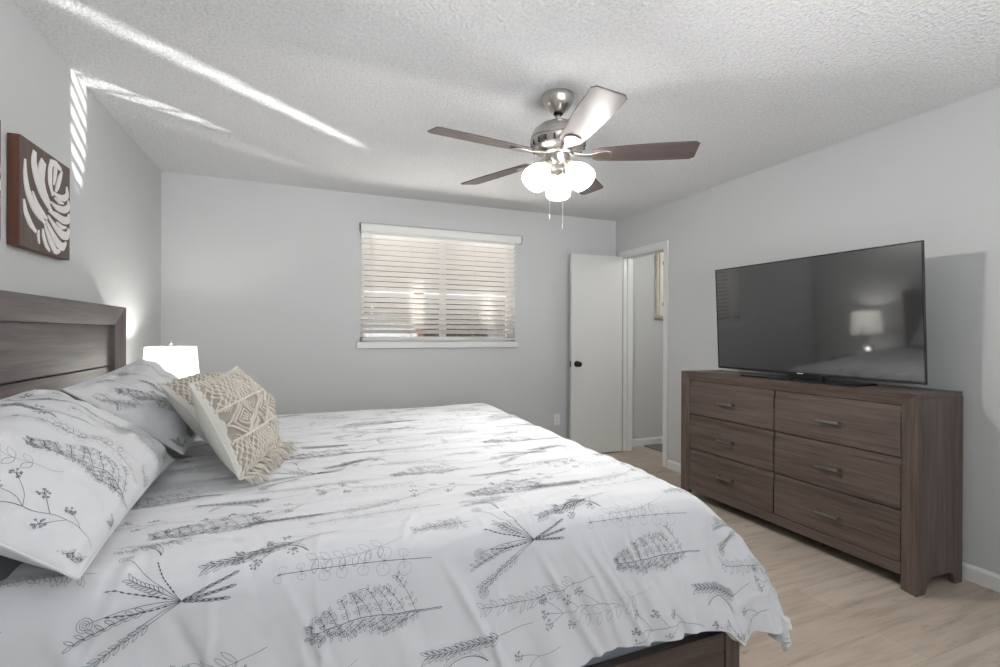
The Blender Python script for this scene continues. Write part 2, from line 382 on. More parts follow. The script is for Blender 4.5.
def shrub(x, y, h, r, label):
    m = MB(); rg = np.random.default_rng(int(x*10)+50)
    m.tube([(x, y, -.12), (x+.02, y, h*.5)], .03, bush_m, 6)
    for _ in range(1200):
        d = rg.normal(size=3); d /= np.linalg.norm(d); rr = rg.uniform(.55, 1)
        p = Vector((x+d[0]*r*rr, y+d[1]*r*rr, h*.55+d[2]*h*.48*rr)); q = Vector(rg.normal(size=3)).normalized(); s_ = q.orthogonal().normalized()
        m.add([p, p+q*.05+s_*.018, p+q*.10, p+q*.05-s_*.018], [(0, 1, 2, 3)], bush_m)
    tag(m.build('shrub', recalc=False), label, 'shrub')
shrub(3.6, 8.2, 1.5, .5, 'green shrub before the fence at the right end of the blind')

# ------------------------------------------------------------------ dresser
DX0, DX1, Y0, Y1, DH = 3.664, 4.050, 1.357, 2.885, .954
dz = thing('dresser', 'dark brown wooden six-drawer dresser against the right wall under the television', 'dresser', (0, 0, 0))
m = MB(); m.box(DX0+.010, DX1, Y0+.002, Y1-.002, DH-.022, DH, wood_y); m.build('top', dz, bevel=.003)
for ya, yb in ((Y0, Y0+.026), (Y1-.026, Y1)):       # side panels with an arched foot cut-out
    pts = [(DX0+.034, 0), (DX0+.070, 0), (DX0+.090, .045), (DX0+.120, .068), (DX1-.12, .068), (DX1-.085, .055), (DX1-.065, .02), (DX1-.06, 0), (DX1, 0), (DX1, DH-.022), (DX0+.034, DH-.022)]
    M_ = Matrix(((1, 0, 0, 0), (0, 0, 1, 0), (0, 1, 0, 0), (0, 0, 0, 1)))
    MB().prism(pts, ya, yb, wood_z, M_).build('side_panel', dz)
MB().box(DX1-.008, DX1, Y0+.026, Y1-.026, .07, DH-.022, wood_y).build('back_panel', dz)
# front frame: mitred, face slopes inwards
SW, IN = .072, .016
def mitre(name, outer, inner, m_):
    """outer/inner: two (y,z) each; front face slopes from x=DX0 (outer) to DX0+IN (inner)"""
    (oa, ob), (ia, ib) = outer, inner; xb = DX0+.034
    vs = [(DX0, *oa), (DX0, *ob), (DX0+IN, *ib), (DX0+IN, *ia), (xb, *oa), (xb, *ob), (xb, *ib), (xb, *ia)]
    MB().add(vs, [(0, 1, 2, 3), (4, 7, 6, 5), (0, 4, 5, 1), (1, 5, 6, 2), (2, 6, 7, 3), (3, 7, 4, 0)], m_).build(name, dz, bevel=.0012)
zi, zt = .127, DH-.060
mitre('top_rail', ((Y0, DH), (Y1, DH)), ((Y0+SW, zt), (Y1-SW, zt)), wood_y)
for (ya, yb) in ((Y0, Y0+SW), (Y1, Y1-SW)):
    mitre('front_leg', ((ya, DH), (ya, 0)), ((yb, zt), (yb, 0)), wood_z)
MB().box(DX0+.012, DX0+.034, Y0+SW, Y1-SW, .071, zi, wood_y).build('bottom_rail', dz, bevel=.0015)
MB().box(DX0+.03, DX0+.04, Y0+SW, Y1-SW, zi, zt, nickel_d).build('carcass_front', dz)
YM = 2.113
dh = (zt-zi)/3
def handle(parent, y, z):
    h = MB(); L_ = .0625; x = DX0+.004
    h.box(x-.026, x-.017, -L_+y, L_+y, z-.0075, z+.0075, pewter)
    h.box(x-.020, x+.004, -L_+y, -L_+y+.013, z-.0065, z+.0065, pewter); h.box(x-.020, x+.004, L_+y-.013, L_+y, z-.0065, z+.0065, pewter)
    return h.build('handle', parent, bevel=.0025)
for (ya, yb) in ((YM+.004, Y1-SW-.003), (Y0+SW+.003, YM-.004)):
    for r in range(3):
        za = zi+dh*r+.004; zb = zi+dh*(r+1)-.004; yc = (ya+yb)/2
        d = MB(); d.box(DX0+.014, DX0+.032, ya, yb, za, zb-.036, wood_y); d.box(DX0+.0205, DX0+.032, ya, yb, zb-.036, zb, wood_y)
        dd = d.build('drawer', dz, bevel=.0015)
        handle(dd, yc, (za+zb-.036)/2+.010)

# ------------------------------------------------------------------ television
A_, B_ = np.array([3.850, 1.412]), np.array([3.817, 2.672])      # lower near / far corners of the front
wd = float(np.linalg.norm(B_-A_)); yaw = math.atan2(*(B_-A_))     # tilt from the y axis
tv = thing('television', 'large flat black television standing on the dresser', 'television', ((A_[0]+B_[0])/2, (A_[1]+B_[1])/2, DH))
tv.rotation_euler = (0, 0, -yaw)
tv.rotation_mode = 'XYZ'
TZ0, TZ1 = .034, .750; tl = math.radians(-3.0)
Mt = T(0, 0, TZ0) @ RY(tl) @ T(0, 0, -TZ0)
hw = wd/2
m = MB(); m.box(0, .012, -hw, hw, TZ0, TZ1, tvframe, Mt); m.box(.012, .045, -hw+.06, hw-.06, TZ0+.02, TZ1-.16, tvframe, Mt)
m.build('casing', tv, bevel=.002)
bz = MB(); t_ = .007
bz.box(-.004, .001, -hw, hw, TZ0, TZ0+.014, tvframe, Mt).box(-.004, .001, -hw, hw, TZ1-t_, TZ1, tvframe, Mt).box(-.004, .001, -hw, -hw+t_, TZ0, TZ1, tvframe, Mt).box(-.004, .001, hw-t_, hw, TZ0, TZ1, tvframe, Mt)
bz.build('bezel', tv, bevel=.0015)
MB().box(-.0015, .0005, -hw+t_-.001, hw-t_+.001, TZ0+.012, TZ1-t_+.001, screen_m, Mt).build('screen', tv)
lg = MB(); yy = .030
for k_, wl in enumerate((.005, .004, .006, .003, .005)):
    lg.box(-.0046, -.0038, yy-wl, yy, TZ0+.004, TZ0+.010, plastic, Mt); yy -= wl+.003
tag(lg.build('maker_mark', tv), 'tiny pale lettering in the lower bezel')
st = MB(); st.prism([(-.10, -.36), (-.11, -.34), (-.11, .34), (-.10, .36), (.10, .36), (.11, .34), (.11, -.34), (.10, -.36)], 0, .010, tvframe)
st.box(.014, .040, -.11, .11, .008, .10, tvframe)
st.build('stand', tv, bevel=.002)

# ------------------------------------------------------------------ ceiling fan
fan = thing('ceiling_fan', 'brushed nickel ceiling fan with dark blades and three lit glass shades', 'ceiling fan', tuple(FAN))
m = MB(); m.lathe([(.0, 0), (.078, 0), (.0795, -.006), (.078, -.022), (.070, -.046), (.055, -.066), (.040, -.078), (.036, -.084), (.030, -.088), (0, -.088)], nickel, None, 48, False); m.build('canopy', fan)
m = MB(); m.lathe([(.012, -.08), (.012, -.165)], nickel, None, 20); m.lathe([(.022, -.084), (.024, -.094), (.016, -.102)], black_m, None, 24); m.lathe([(.018, -.122), (.026, -.130), (.030, -.144), (.034, -.15)], nickel, None, 28); m.build('downrod', fan)
HZ = -.32
m = MB(); m.lathe([(.0, -.138), (.035, -.138), (.068, -.144), (.100, -.160), (.126, -.184), (.138, -.208), (.141, -.224), (.137, -.228), (.141, -.234), (.134, -.262), (.116, -.282), (.092, -.290), (0, -.290)], nickel, None, 56, False)
hsg = m.build('motor_housing', fan)
sl_ = MB().box(.122, .1395, -.0045, .0045, -.268, -.243, nickel_d).build('vent_slot', hsg)
for k in range(1, 20):
    c = sl_.copy(); C.objects.link(c); c.rotation_euler = (0, 0, 2*PI*k/20)
m = MB(); m.lathe([(0, -.285), (.078, -.285), (.083, -.290), (.083, -.300), (.075, -.306), (0, -.306)], nickel, None, 44, False); m.build('flywheel', fan)
m = MB(); m.lathe([(0, -.303), (.058, -.303), (.062, -.308), (.060, -.312), (.056, -.345), (.050, -.352), (.036, -.358), (.030, -.372), (0, -.374)], nickel, None, 40, False); m.build('switch_housing', fan)
m = MB(); m.lathe([(0, -.356), (.040, -.356), (.044, -.364), (.042, -.385), (.030, -.395), (.012, -.40), (0, -.41)], nickel, None, 40, False); m.build('light_fitter', fan)
AZ0 = -30.2
def blade_outline():
    L0, L1 = .175, .675; top = []
    for i in range(25):
        u = i/24; x = L0+(L1-L0)*u
        w_ = .052+.022*math.sin(min(u*1.25, 1)*PI/2)
        if u < .08: w_ *= math.sqrt(max(0.0, 1-((.08-u)/.08)**2))*.25+.75
        if u > .955: w_ -= .016*((u-.955)/.045)**2
        top.append((x, w_))
    return top+[(x, -w_) for x, w_ in top[::-1]]
def make_blade():
    b = MB(); M_ = T(0, 0, 0) @ RX(math.radians(-12)); b.prism(blade_outline(), -.003, .003, blade_m, M_); o = b.build('blade', fan, bevel=.0012)
    br = MB(); pts = []
    arm = [(.07, .020), (.12, .012), (.165, .016), (.20, .033), (.235, .040), (.262, .030), (.272, .010)]
    pts = [(x, w_) for x, w_ in arm]+[(x, -w_) for x, w_ in arm[::-1]]
    n = len(pts)
    def zoff(x): return .004-.022*max(0, min(1, (x-.09)/.11))
    Mb = M_
    top = [Mb @ Vector((x, y, -.0035 if x > .18 else -.0035+(.18-x)*.12)) for x, y in pts]; bot = [p+Vector((0, 0, -.007)) for p in top]
    br.add(top+bot, [list(range(n)), list(range(n, 2*n))]+[(i, (i+1) % n, n+(i+1) % n, n+i) for i in range(n)], nickel)
    a = br.build('blade_iron', o, bevel=.002)
    return o
b0 = make_blade()
for i in range(5):
    o = b0 if i == 0 else copy_tree(b0, fan)
    o.location = (0, 0, HZ+.014); o.rotation_euler = (0, 0, math.radians(AZ0+72*i))
# light kit: the shades
SA = [60, 186, -60]
SPS = 1.03
shade_prof = [(.022, 0), (.026, -.006), (.034, -.018), (.048, -.040), (.058, -.065), (.0635, -.090), (.064, -.108), (.061, -.124), (.0585, -.124), (.0610, -.108), (.0605, -.090), (.055, -.065), (.045, -.040), (.031, -.018), (.022, -.006), (.019, 0)]
for i, a in enumerate(SA):
    M_ = RZ(math.radians(a)) @ T(.052, 0, -.350) @ RY(math.radians(-42))
    g = MB(); g.lathe([(0, .012), (.014, .012), (.020, .004), (.024, -.004), (.026, -.026), (.024, -.030), (0, -.030)], nickel, M_, 28, False)
    sk = g.build('socket', fan)
    g = MB(); g.lathe([(a_*SPS, b_*SPS) for a_, b_ in shade_prof], frost_m, M_ @ T(0, 0, -.022), 40, False); g.build('glass_shade', fan)
    g = MB(); g.lathe([(0, -.030), (.012, -.032), (.013, -.05), (.024, -.068), (.028, -.086), (.022, -.104), (0, -.113)], bulb_m, M_ @ T(0, 0, .0), 20, False); g.build('bulb', sk)
    wp = Matrix.Translation(FAN) @ M_ @ Vector((0, 0, -.125))
    lamp('fan_bulb_light', 'POINT', wp, 25, (1, .975, .94), shadow_soft_size=.03)
for i, (x, y, z) in enumerate(((-.045, -.045, -.615), (.018, -.050, -.665))):
    q = RZ(math.radians(-22.3)) @ Vector((x, y, 0))
    g = MB(); g.tube([(q.x, q.y, -.345), (q.x, q.y, z)], .0014, nickel, 6); g.lathe([(.0015, 0), (.004, -.004), (.0045, -.018), (.002, -.022)], nickel, T(q.x, q.y, z), 12)
    g.build('pull_chain', fan)

# ------------------------------------------------------------------ wall art
def art(yc, label):
    t = thing('wall_art', label, 'wall art', (0, yc, 1.7485), group=None)
    hs_ = .2015; th = .039
    m = MB(); m.box(.002, th-.004, -hs_, hs_, -hs_, hs_, art_side); m.build('box_frame', t, bevel=.001)
    MB().box(th-.005, th, -hs_+.0004, hs_-.0004, -hs_+.0004, hs_-.0004, art_face).build('panel_face', t, bevel=.0006)
    lf = MB()
    # leaf strips in panel pixels: u 0..1 to the right (+y), v 0..1 down; each a centre line with half widths
    S = [
     ([(.07,.20),(.07,.34),(.11,.48),(.22,.60),(.33,.66),(.44,.71)], [.006,.020,.030,.034,.026,.010]),
     ([(.05,.57),(.08,.68),(.16,.77),(.27,.83)], [.008,.022,.026,.012]),
     ([(.24,.07),(.22,.18),(.27,.30),(.36,.42),(.50,.52),(.60,.57)], [.020,.034,.036,.032,.022,.008]),
     ([(.41,.11),(.37,.20),(.36,.30),(.42,.40),(.54,.49)], [.034,.046,.044,.026,.008]),
     ([(.20,.46),(.28,.56),(.40,.63),(.48,.66)], [.008,.020,.022,.008]),
     ([(.57,.06),(.54,.16),(.54,.28),(.60,.40)], [.018,.026,.024,.008]),
     ([(.55,.07),(.66,.06),(.78,.08)], [.020,.026,.012]),
     ([(.66,.10),(.64,.20),(.62,.28)], [.022,.020,.008]),
     ([(.80,.09),(.75,.18),(.70,.28),(.66,.34)], [.006,.024,.022,.008]),
     ([(.91,.22),(.93,.31),(.86,.36),(.74,.38),(.60,.36)], [.006,.024,.026,.022,.006]),
     ([(.95,.36),(.95,.44),(.84,.49),(.68,.50),(.56,.47)], [.008,.026,.028,.022,.006]),
     ([(.84,.42),(.74,.43),(.64,.41)], [.006,.014,.006]),
     ([(.96,.50),(.96,.57),(.84,.60),(.66,.58),(.52,.57)], [.008,.028,.030,.024,.008]),
     ([(.96,.66),(.93,.75),(.80,.76),(.64,.70),(.50,.62)], [.010,.032,.034,.022,.006]),
     ([(.90,.66),(.80,.68),(.68,.65)], [.006,.018,.008]),
     ([(.90,.82),(.82,.89),(.70,.86),(.58,.78),(.46,.68)], [.010,.032,.036,.026,.008]),
     ([(.76,.93),(.66,.96),(.56,.88),(.48,.79),(.43,.71)], [.010,.026,.028,.018,.006]),
     ([(.54,.97),(.46,.92),(.41,.84),(.40,.77)], [.008,.020,.018,.006]),
     ([(.33,.93),(.31,.86),(.32,.80)], [.006,.014,.006]),
    ]
    pr = []
    for cl, ws in S:
        cl = np.array(cl); tt = np.linspace(0, len(cl)-1, 22)
        # smooth interpolation
        from_i = np.arange(len(cl))
        cx = np.interp(tt, from_i, cl[:, 0]); cy = np.interp(tt, from_i, cl[:, 1]); w_ = np.interp(tt, from_i, ws)*1.35
        for _ in range(2):
            cx[1:-1] = (cx[:-2]+cx[1:-1]*2+cx[2:])/4; cy[1:-1] = (cy[:-2]+cy[1:-1]*2+cy[2:])/4; w_[1:-1] = (w_[:-2]+w_[1:-1]*2+w_[2:])/4
        dx, dy = np.gradient(cx), np.gradient(cy); l = np.hypot(dx, dy)+1e-9; nx, ny = -dy/l, dx/l
        vs = []; fs = []
        for x_, off in ((th+.0035, 1), (th-.002, 1)):
            for s_ in (1, -1):
                for k in range(22):
                    u = cx[k]+nx[k]*w_[k]*s_; v_ = cy[k]+ny[k]*w_[k]*s_
                    u = min(max(u, .02), .98); v_ = min(max(v_, .02), .98)
                    vs.append((x_, (u-.5)*2*hs_, (.5-v_)*2*hs_))
        n = 22
        for k in range(n-1):
            fs += [(k, k+1, n+k+1, n+k), (k, k+1, 2*n+k+1, 2*n+k), (n+k, n+k+1, 3*n+k+1, 3*n+k)]
        fs += [(0, n, 3*n, 2*n), (n-1, 2*n-1, 4*n-1, 3*n-1)]
        lf.add(vs, fs, art_white)
    lf.build('leaf_cutout', t)
    return t
a1 = art(2.480, 'brown square panel with white split-leaf design on the left wall beside the headboard corner')
a2 = copy_tree(a1); a2.location.y = 1.955
a2['label'] = 'brown panel at the left edge of the picture, only its edge in view'

# ------------------------------------------------------------------ outlet
o = thing('wall_outlet', 'white wall outlet low on the back wall beside the open door', 'outlet', (0, 0, 0))
ox, oz = 3.39, .355
MB().box(ox-.035, ox+.035, YB-.006, YB, oz-.057, oz+.057, plastic).build('cover_plate', o, bevel=.002)
for z in (.022, -.022):
    r_ = MB(); r_.box(ox-.017, ox+.017, YB-.009, YB-.005, oz+z-.015, oz+z+.015, plastic)
    r_.box(ox-.008, ox-.006, YB-.0096, YB-.0088, oz+z-.004, oz+z+.006, nickel_d); r_.box(ox+.006, ox+.008, YB-.0096, YB-.0088, oz+z-.004, oz+z+.006, nickel_d)
    r_.build('receptacle', o)

# ------------------------------------------------------------------ hallway things
c = thing('wall_cabinet', 'cream wall cabinet with black hinges seen through the doorway', 'cabinet', (4.625, YB, 1.41))
MB().box(0, .42, -.045, 0, 0, .77, cab_m).build('body', c, bevel=.002)
d = MB().box(.018, .402, -.064, -.046, .018, .752, cab_m).build('cabinet_door', c, bevel=.003)
MB().box(.09, .34, -.068, -.063, .08, .69, cab_m).build('door_panel', d, bevel=.004)
for z in (.154, .608): MB().box(.055, .075, -.068, -.0635, z-.022, z+.022, black_m).build('hinge', c)
rg = MB(); rg.box(4.46, 5.3, 4.03, 4.30, .0, .012, rug_m)
tag(rg.build('hall_rug', bevel=.004), 'dark grey mat on the hallway floor beyond the doorway', 'rug')
lamp('hall_fill', 'POINT', (4.9, 3.2, 2.2), 15, (1, .97, .92), shadow_soft_size=.12)  # added lamp with an unseen fixture, brightens the hall and its cabinet
hl = thing('added_hall_light', 'unseen round ceiling light added to brighten the hallway', 'ceiling light', (4.9, 3.2, H))
MB().lathe([(0, 0), (.14, 0), (.145, -.02), (.13, -.03), (0, -.03)], nickel, None, 32, False).build('base_ring', hl)
MB().lathe([(.13, -.028), (.125, -.05), (.09, -.075), (0, -.088)], frost_m, None, 32, False).build('glass_dome', hl)

# ------------------------------------------------------------------ bed frame, mattress
BY0, BY1, HBX = 1.167, 3.233, .092
bed = thing('bed', 'wide bed with a dark panelled wooden headboard against the left wall', 'bed', (0, 0, 0))
def hb_piece(name, outer, inner, m_, xo=HBX, xi=.066, xb=.02):
    (oa, ob), (ia, ib) = outer, inner
    vs = [(xo, *oa), (xo, *ob), (xi, *ib), (xi, *ia), (xb, *oa), (xb, *ob), (xb, *ib), (xb, *ia)]
    return MB().add(vs, [(0, 1, 2, 3), (4, 7, 6, 5), (0, 4, 5, 1), (1, 5, 6, 2), (2, 6, 7, 3), (3, 7, 4, 0)], m_).build(name, bed, bevel=.0015)
HZ1 = 1.368
hb = hb_piece('headboard_top_rail', ((BY0, HZ1), (BY1, HZ1)), ((BY0+.085, HZ1-.097), (BY1-.085, HZ1-.097)), hb_y)
for ya, yb in ((BY0, BY0+.085), (BY1, BY1-.085)):
    hb_piece('headboard_post', ((ya, HZ1), (ya, 0)), ((yb, HZ1-.097), (yb, 0)), hb_z)
m = MB(); m.box(.020, .046, BY0+.08, BY1-.08, 1.057, HZ1-.09, hb_y); m.box(.020, .044, BY0+.08, BY1-.08, .30, 1.051, hb_y); m.build('headboard_panel', bed, bevel=.002)
FX = 2.30
for y0, y1 in ((BY0-.012, BY0+.020), (BY1-.020, BY1+.012)):
    m = MB(); m.box(.09, FX-.055, y0, y1, .085, .282, wood_x); m.build('side_rail', bed, bevel=.003)
for y in (BY0-.018, BY1+.018-.06):
    m = MB(); m.box(FX-.060, FX, y, y+.06, 0, .292, wood_z); m.build('foot_post', bed, bevel=.003)
    m = MB(); m.box(FX-.003, FX+.004, y+.012, y+.048, .02, .28, wood_z); m.build('post_moulding', bed, bevel=.002)
MB().box(FX-.045, FX-.015, BY0+.04, BY1-.04, .08, .285, wood_y).build('footboard', bed, bevel=.003)
bs = MB(); bs.box(.10, 2.225, BY0+.022, BY1-.022, .16, .36, box_m)
tag(bs.build('box_spring', bevel=.02, seg=3), 'blue-grey fabric base showing under the duvet hem', 'mattress base')
ms = MB(); ms.box(.10, 2.10, BY0+.05, BY1-.05, .362, .690, sheet_m)
tag(ms.build('mattress', bevel=.05, seg=5), 'mattress in a slate grey fitted sheet, seen below the near pillow', 'mattress')

# ------------------------------------------------------------------ sprig print (strokes in metres, laid on the cloth as part of its own mesh)
def arc_leaf(x, y, ang, L_, w_, n=7, both=True):
    t = np.linspace(0, 1, n); c, s = math.cos(ang), math.sin(ang); out = []
    for sg in ((1, -1) if both else (1,)):
        px = t*L_; py = sg*w_*np.sin(t*PI)**.8
        out.append(np.c_[x+px*c-py*s, y+px*s+py*c])
    return out
def circ(x, y, r, n=12, e=1., a0=0.):
    t = np.linspace(0, 2*PI, n)+a0; return [np.c_[x+r*np.cos(t), y+r*e*np.sin(t)]]
def curve(x, y, ang, L_, bend, n=14):
    t = np.linspace(0, 1, n); a = ang+bend*t; d = L_/(n-1)
    return np.c_[x+np.concatenate([[0], np.cumsum(np.cos(a[:-1])*d)]), y+np.concatenate([[0], np.cumsum(np.sin(a[:-1])*d)])]
def m_fern(rg):
    S = []; st = curve(0, 0, PI-.02, .29, .22, 24); S.append((st, .0015, 0)); st2 = st+np.array([0, -.0026]); S.append((st2[:11], .001, 0))
    for i in range(4, 24):
        u = (i-4)/19; sg = 1 if i % 2 else -1
        L_ = (.070*(1-u)**.75+.016)*(1 if sg > 0 else .8)*rg.uniform(.8, 1.1)
        br = curve(*st[i], PI-.2-sg*(.95+.1*rg.normal()), L_, sg*.35, 7); S.append((br, .0010, 0))
        for j in (1, 2, 4, 5, 6):
            for s2 in (1, -1):
                for lf in arc_leaf(*br[j], PI-.2-sg*.9+s2*.85+rg.normal()*.25, .0130*rg.uniform(.7, 1.2), .0026, 5): S.append((lf, .0007, 0))
            if rg.random() < .3: S.append((np.array([br[j], br[j]+[.003, .002]]), .0026, 0))
    return S
def m_euc(rg):
    S = []; st = curve(0, 0, PI+.03, .34, .12, 16); S.append((st, .0013, 0))
    for i in range(3, 16, 2):
        for sg in (1, -1):
            r = .0175*(1-.03*i)*rg.uniform(.8, 1.1); c = st[i]+np.array([rg.normal()*.004, sg*r*1.15])
            S += [(x, .0008, 1) for x in circ(*c, r, 14, rg.uniform(.7, 1), rg.uniform(0, 6))]
            S.append((np.array([st[i], c]), .0007, 1))
        S.append((np.array([st[i]-[.004, 0], st[i]+[.004, 0]]), .0024, 0))
    return S
def m_willow(rg, L_=.32, dark=0):
    S = []; st = curve(0, 0, PI+.32, L_, -.35, 18); S.append((st, .0011, 0))
    for i in range(3, 18):
        for sg in (1, -1):
            if rg.random() < .12: continue
            for lf in arc_leaf(*st[i], PI+.2-sg*rg.uniform(.5, .95), rg.uniform(.028, .048)*(1.1-.03*i), .0042, 8): S.append((lf, .0008, dark))
    return S
def m_umbel(rg):
    S = []; st = curve(0, 0, PI-.1, .17, .5, 12); S.append((st, .0011, 0))
    for i, sg in ((4, 1), (6, -1), (8, 1), (11, -1), (11, 1), (11, .1)):
        br = curve(*st[i], PI+.1-sg*rg.uniform(.5, 1.0), rg.uniform(.04, .075), sg*.3, 7); S.append((br, .001, 0)); c = br[-1]
        for k in range(8):
            a = 2*PI*k/8+rg.random(); q = c+np.array([math.cos(a), math.sin(a)])*rg.uniform(.006, .012)
            S.append((np.array([c, q]), .0007, 0)); S += [(x, .0013, 0) for x in circ(*q, .0020, 6)]
    return S
def m_wheat(rg):
    S = []; st = curve(0, 0, PI+.28, .27, -.2, 20); S.append((st, .0011, 0))
    for i in range(7, 20):
        for sg in (1, -1):
            for lf in arc_leaf(*st[i], PI+.2-sg*.55, .024*rg.uniform(.8, 1.2), .0032, 6): S.append((lf, .0010, 0))
            S.append((np.array([st[i]+[-.004, -sg*.003], st[i]+[-.014, -sg*.008]]), .0022, 0))
    return S
def m_leaf(rg):
    S = []; c = curve(0, 0, PI-.9, .13, 1.5, 14); d = curve(0, 0, PI-1.25, .135, 2.0, 14)
    return [(c, .0010, 0), (d, .0008, 0), ((c*.6+d*.4), .0007, 0), (c+np.array([.0015, 0]), .0016, 0)]
def m_spike(rg):
    S = []; st = curve(0, 0, PI+.05, .15, .1, 12); S.append((st, .0010, 0))
    for i in range(2, 12):
        for k in range(4):
            a = PI/2*(1 if k % 2 else -1)+rg.uniform(-.5, .9)
            for lf in arc_leaf(*st[i], a+PI*.15, rg.uniform(.018, .034)*(1.1-.06*i), .004, 6): S.append((lf, .0007, 1 if k < 2 else 0))
    return S
def m_bouquet(rg):
    S = []; knot = np.array([-.10, -.03])
    for k in range(3):                                     # thick woven stalks
        c = curve(*knot, .34-.24*k, .105-.012*k, .1, 8)
        for j in range(7):
            for lf in arc_leaf(*c[j], .36-.22*k, .019, .0028, 5): S.append((lf, .0013, 0))
        S.append((c, .0014, 0))
    for k in range(9):
        a = PI+.55-k*.17; L_ = rg.uniform(.10, .19); c = curve(*knot, a, L_, rg.uniform(-.5, .5), 12); S.append((c, .0011, 0))
        kind = k % 3
        if kind == 0:
            for j in range(4, 12):
                for sg in (1, -1):
                    for lf in arc_leaf(*c[j], a-sg*.5, .018, .0028, 5): S.append((lf, .0010, 0))
        elif kind == 1:
            S += [(x, .0010, 0) for x in circ(*c[-1], .013, 14)+circ(*c[-1], .0085, 10)+circ(*c[-1], .004, 8)]
        else:
            for j in range(3, 12): S.append((np.array([c[j]*.7+c[j-1]*.3, c[j]*.2+c[j-1]*.8]), .0032, 0))
    return S
def m_twig(rg):
    S = []; st = curve(0, 0, PI+.35, .22, -.5, 16); S.append((st, .0010, 1))
    for i in range(4, 16, 2):
        for sg in (1, -1):
            for lf in arc_leaf(*st[i], PI+.3-sg*1.0, .030, .007, 8): S.append((lf, .0008, 1 if sg > 0 else 0))
    return S
TW, TH = .80, .62
def tile(seed=3):
    rg = np.random.default_rng(seed); out = []
    # (maker, stem-base s, t, turn)
    spec = [(m_fern, .497, 1.025, -.10), (m_euc, .48, 1.135, -.14), (m_spike, .60, 1.215, -.1), (m_bouquet, .86, 1.165, .0), (m_willow, .92, 1.02, -.08),
            (m_umbel, .80, .875, .3), (m_umbel, .99, .93, -.2), (m_wheat, .73, .94, -.15), (m_leaf, .60, .885, .2), (m_twig, .30, .96, .05), (m_umbel, .46, .83, -.2),
            (m_wheat, 1.06, 1.27, .1), (m_euc, .55, 1.335, -.05), (m_fern, .95, 1.375, -.1), (m_umbel, .28, 1.27, .2), (m_willow, .50, 1.44, .05), (m_spike, .76, 1.33, .1), (m_leaf, .70, 1.26, -.4),
            (m_twig, .42, 1.20, .0), (m_wheat, .34, 1.40, -.1), (m_leaf, 1.0, 1.20, .1), (m_umbel, .92, 1.45, .1)]
    for fn, s_, t_, a in spec:
        c, s = math.cos(a), math.sin(a)
        for pts, w_, k in fn(rg):
            out.append((np.c_[pts[:, 0]*c-pts[:, 1]*s+s_, pts[:, 0]*s+pts[:, 1]*c+t_], w_, k))
    return out
TILE = tile()
def print_on(mb, S, smin, smax, tmin, tmax, xf=lambda p: p, off=.0009, wk=1.0, os_=0., ot=0.):
    """S(s,t)->positions & normals arrays. Repeats TILE over the rectangle and lays each stroke on the surface."""
    i0, i1 = math.floor((smin-1.2)/TW), math.ceil(smax/TW)+1; j0, j1 = math.floor((tmin-1.6)/TH), math.ceil(tmax/TH)+1
    for i in range(i0, i1):
        for j in range(j0, j1):
            shift = .27*(j % 3)
            for pts, w_, k in TILE:
                p = pts+np.array([i*TW+os_+shift, j*TH+ot]); p = xf(p)
                ok = (p[:, 0] > smin+.004) & (p[:, 0] < smax-.004) & (p[:, 1] > tmin+.004) & (p[:, 1] < tmax-.004)
                if not ok.any(): continue
                # resample to <= 7 mm
                idx = np.where(ok)[0]; a, b = idx[0], idx[-1]+1
                if b-a < 2 or not ok[a:b].all(): continue
                p = p[a:b]; seg = np.hypot(*np.diff(p, axis=0).T); L_ = np.r_[0, np.cumsum(seg)]
                n = max(2, int(L_[-1]/.007)+1, len(p) if L_[-1] < .05 else 2); q = np.linspace(0, L_[-1], n); p = np.c_[np.interp(q, L_, p[:, 0]), np.interp(q, L_, p[:, 1])]
                d = np.gradient(p, axis=0); l = np.hypot(*d.T)+1e-9; nn = np.c_[-d[:, 1]/l, d[:, 0]/l]*w_*wk*.44
                A, NA = S(p+nn); B, NB = S(p-nn); A = A+NA*off; B = B+NB*off
                mb.add(np.r_[A, B], [(m_, m_+1, n+m_+1, n+m_) for m_ in range(n-1)], (ink_m, ink2_m)[k], True)
def grid_surface(P, smin, smax, tmin, tmax):
    ni, nj = P.shape[:2]; du = np.gradient(P, axis=0); dv = np.gradient(P, axis=1); Nn = np.cross(du, dv); Nn /= np.linalg.norm(Nn, axis=2, keepdims=True)+1e-12
    def S(p):
        a = np.clip((p[:, 0]-smin)/(smax-smin)*(ni-1), 0, ni-1.001); b = np.clip((p[:, 1]-tmin)/(tmax-tmin)*(nj-1), 0, nj-1.001)
        i, j = a.astype(int), b.astype(int); u, v_ = (a-i)[:, None], (b-j)[:, None]
        f_ = lambda G: G[i, j]*(1-u)*(1-v_)+G[i+1, j]*u*(1-v_)+G[i, j+1]*(1-u)*v_+G[i+1, j+1]*u*v_
        return f_(P), f_(Nn)
    return S, Nn
def vnoise(x, y, seed=0):
    """smooth value noise"""
    rg = np.random.default_rng(seed); G = rg.normal(size=(64, 64)); xi, yi = np.floor(x).astype(int), np.floor(y).astype(int)
    u, v_ = x-xi, y-yi; u = u*u*(3-2*u); v_ = v_*v_*(3-2*v_); g = lambda a, b_: G[a % 64, b_ % 64]
    return g(xi, yi)*(1-u)*(1-v_)+g(xi+1, yi)*u*(1-v_)+g(xi, yi+1)*(1-u)*v_+g(xi+1, yi+1)*u*v_

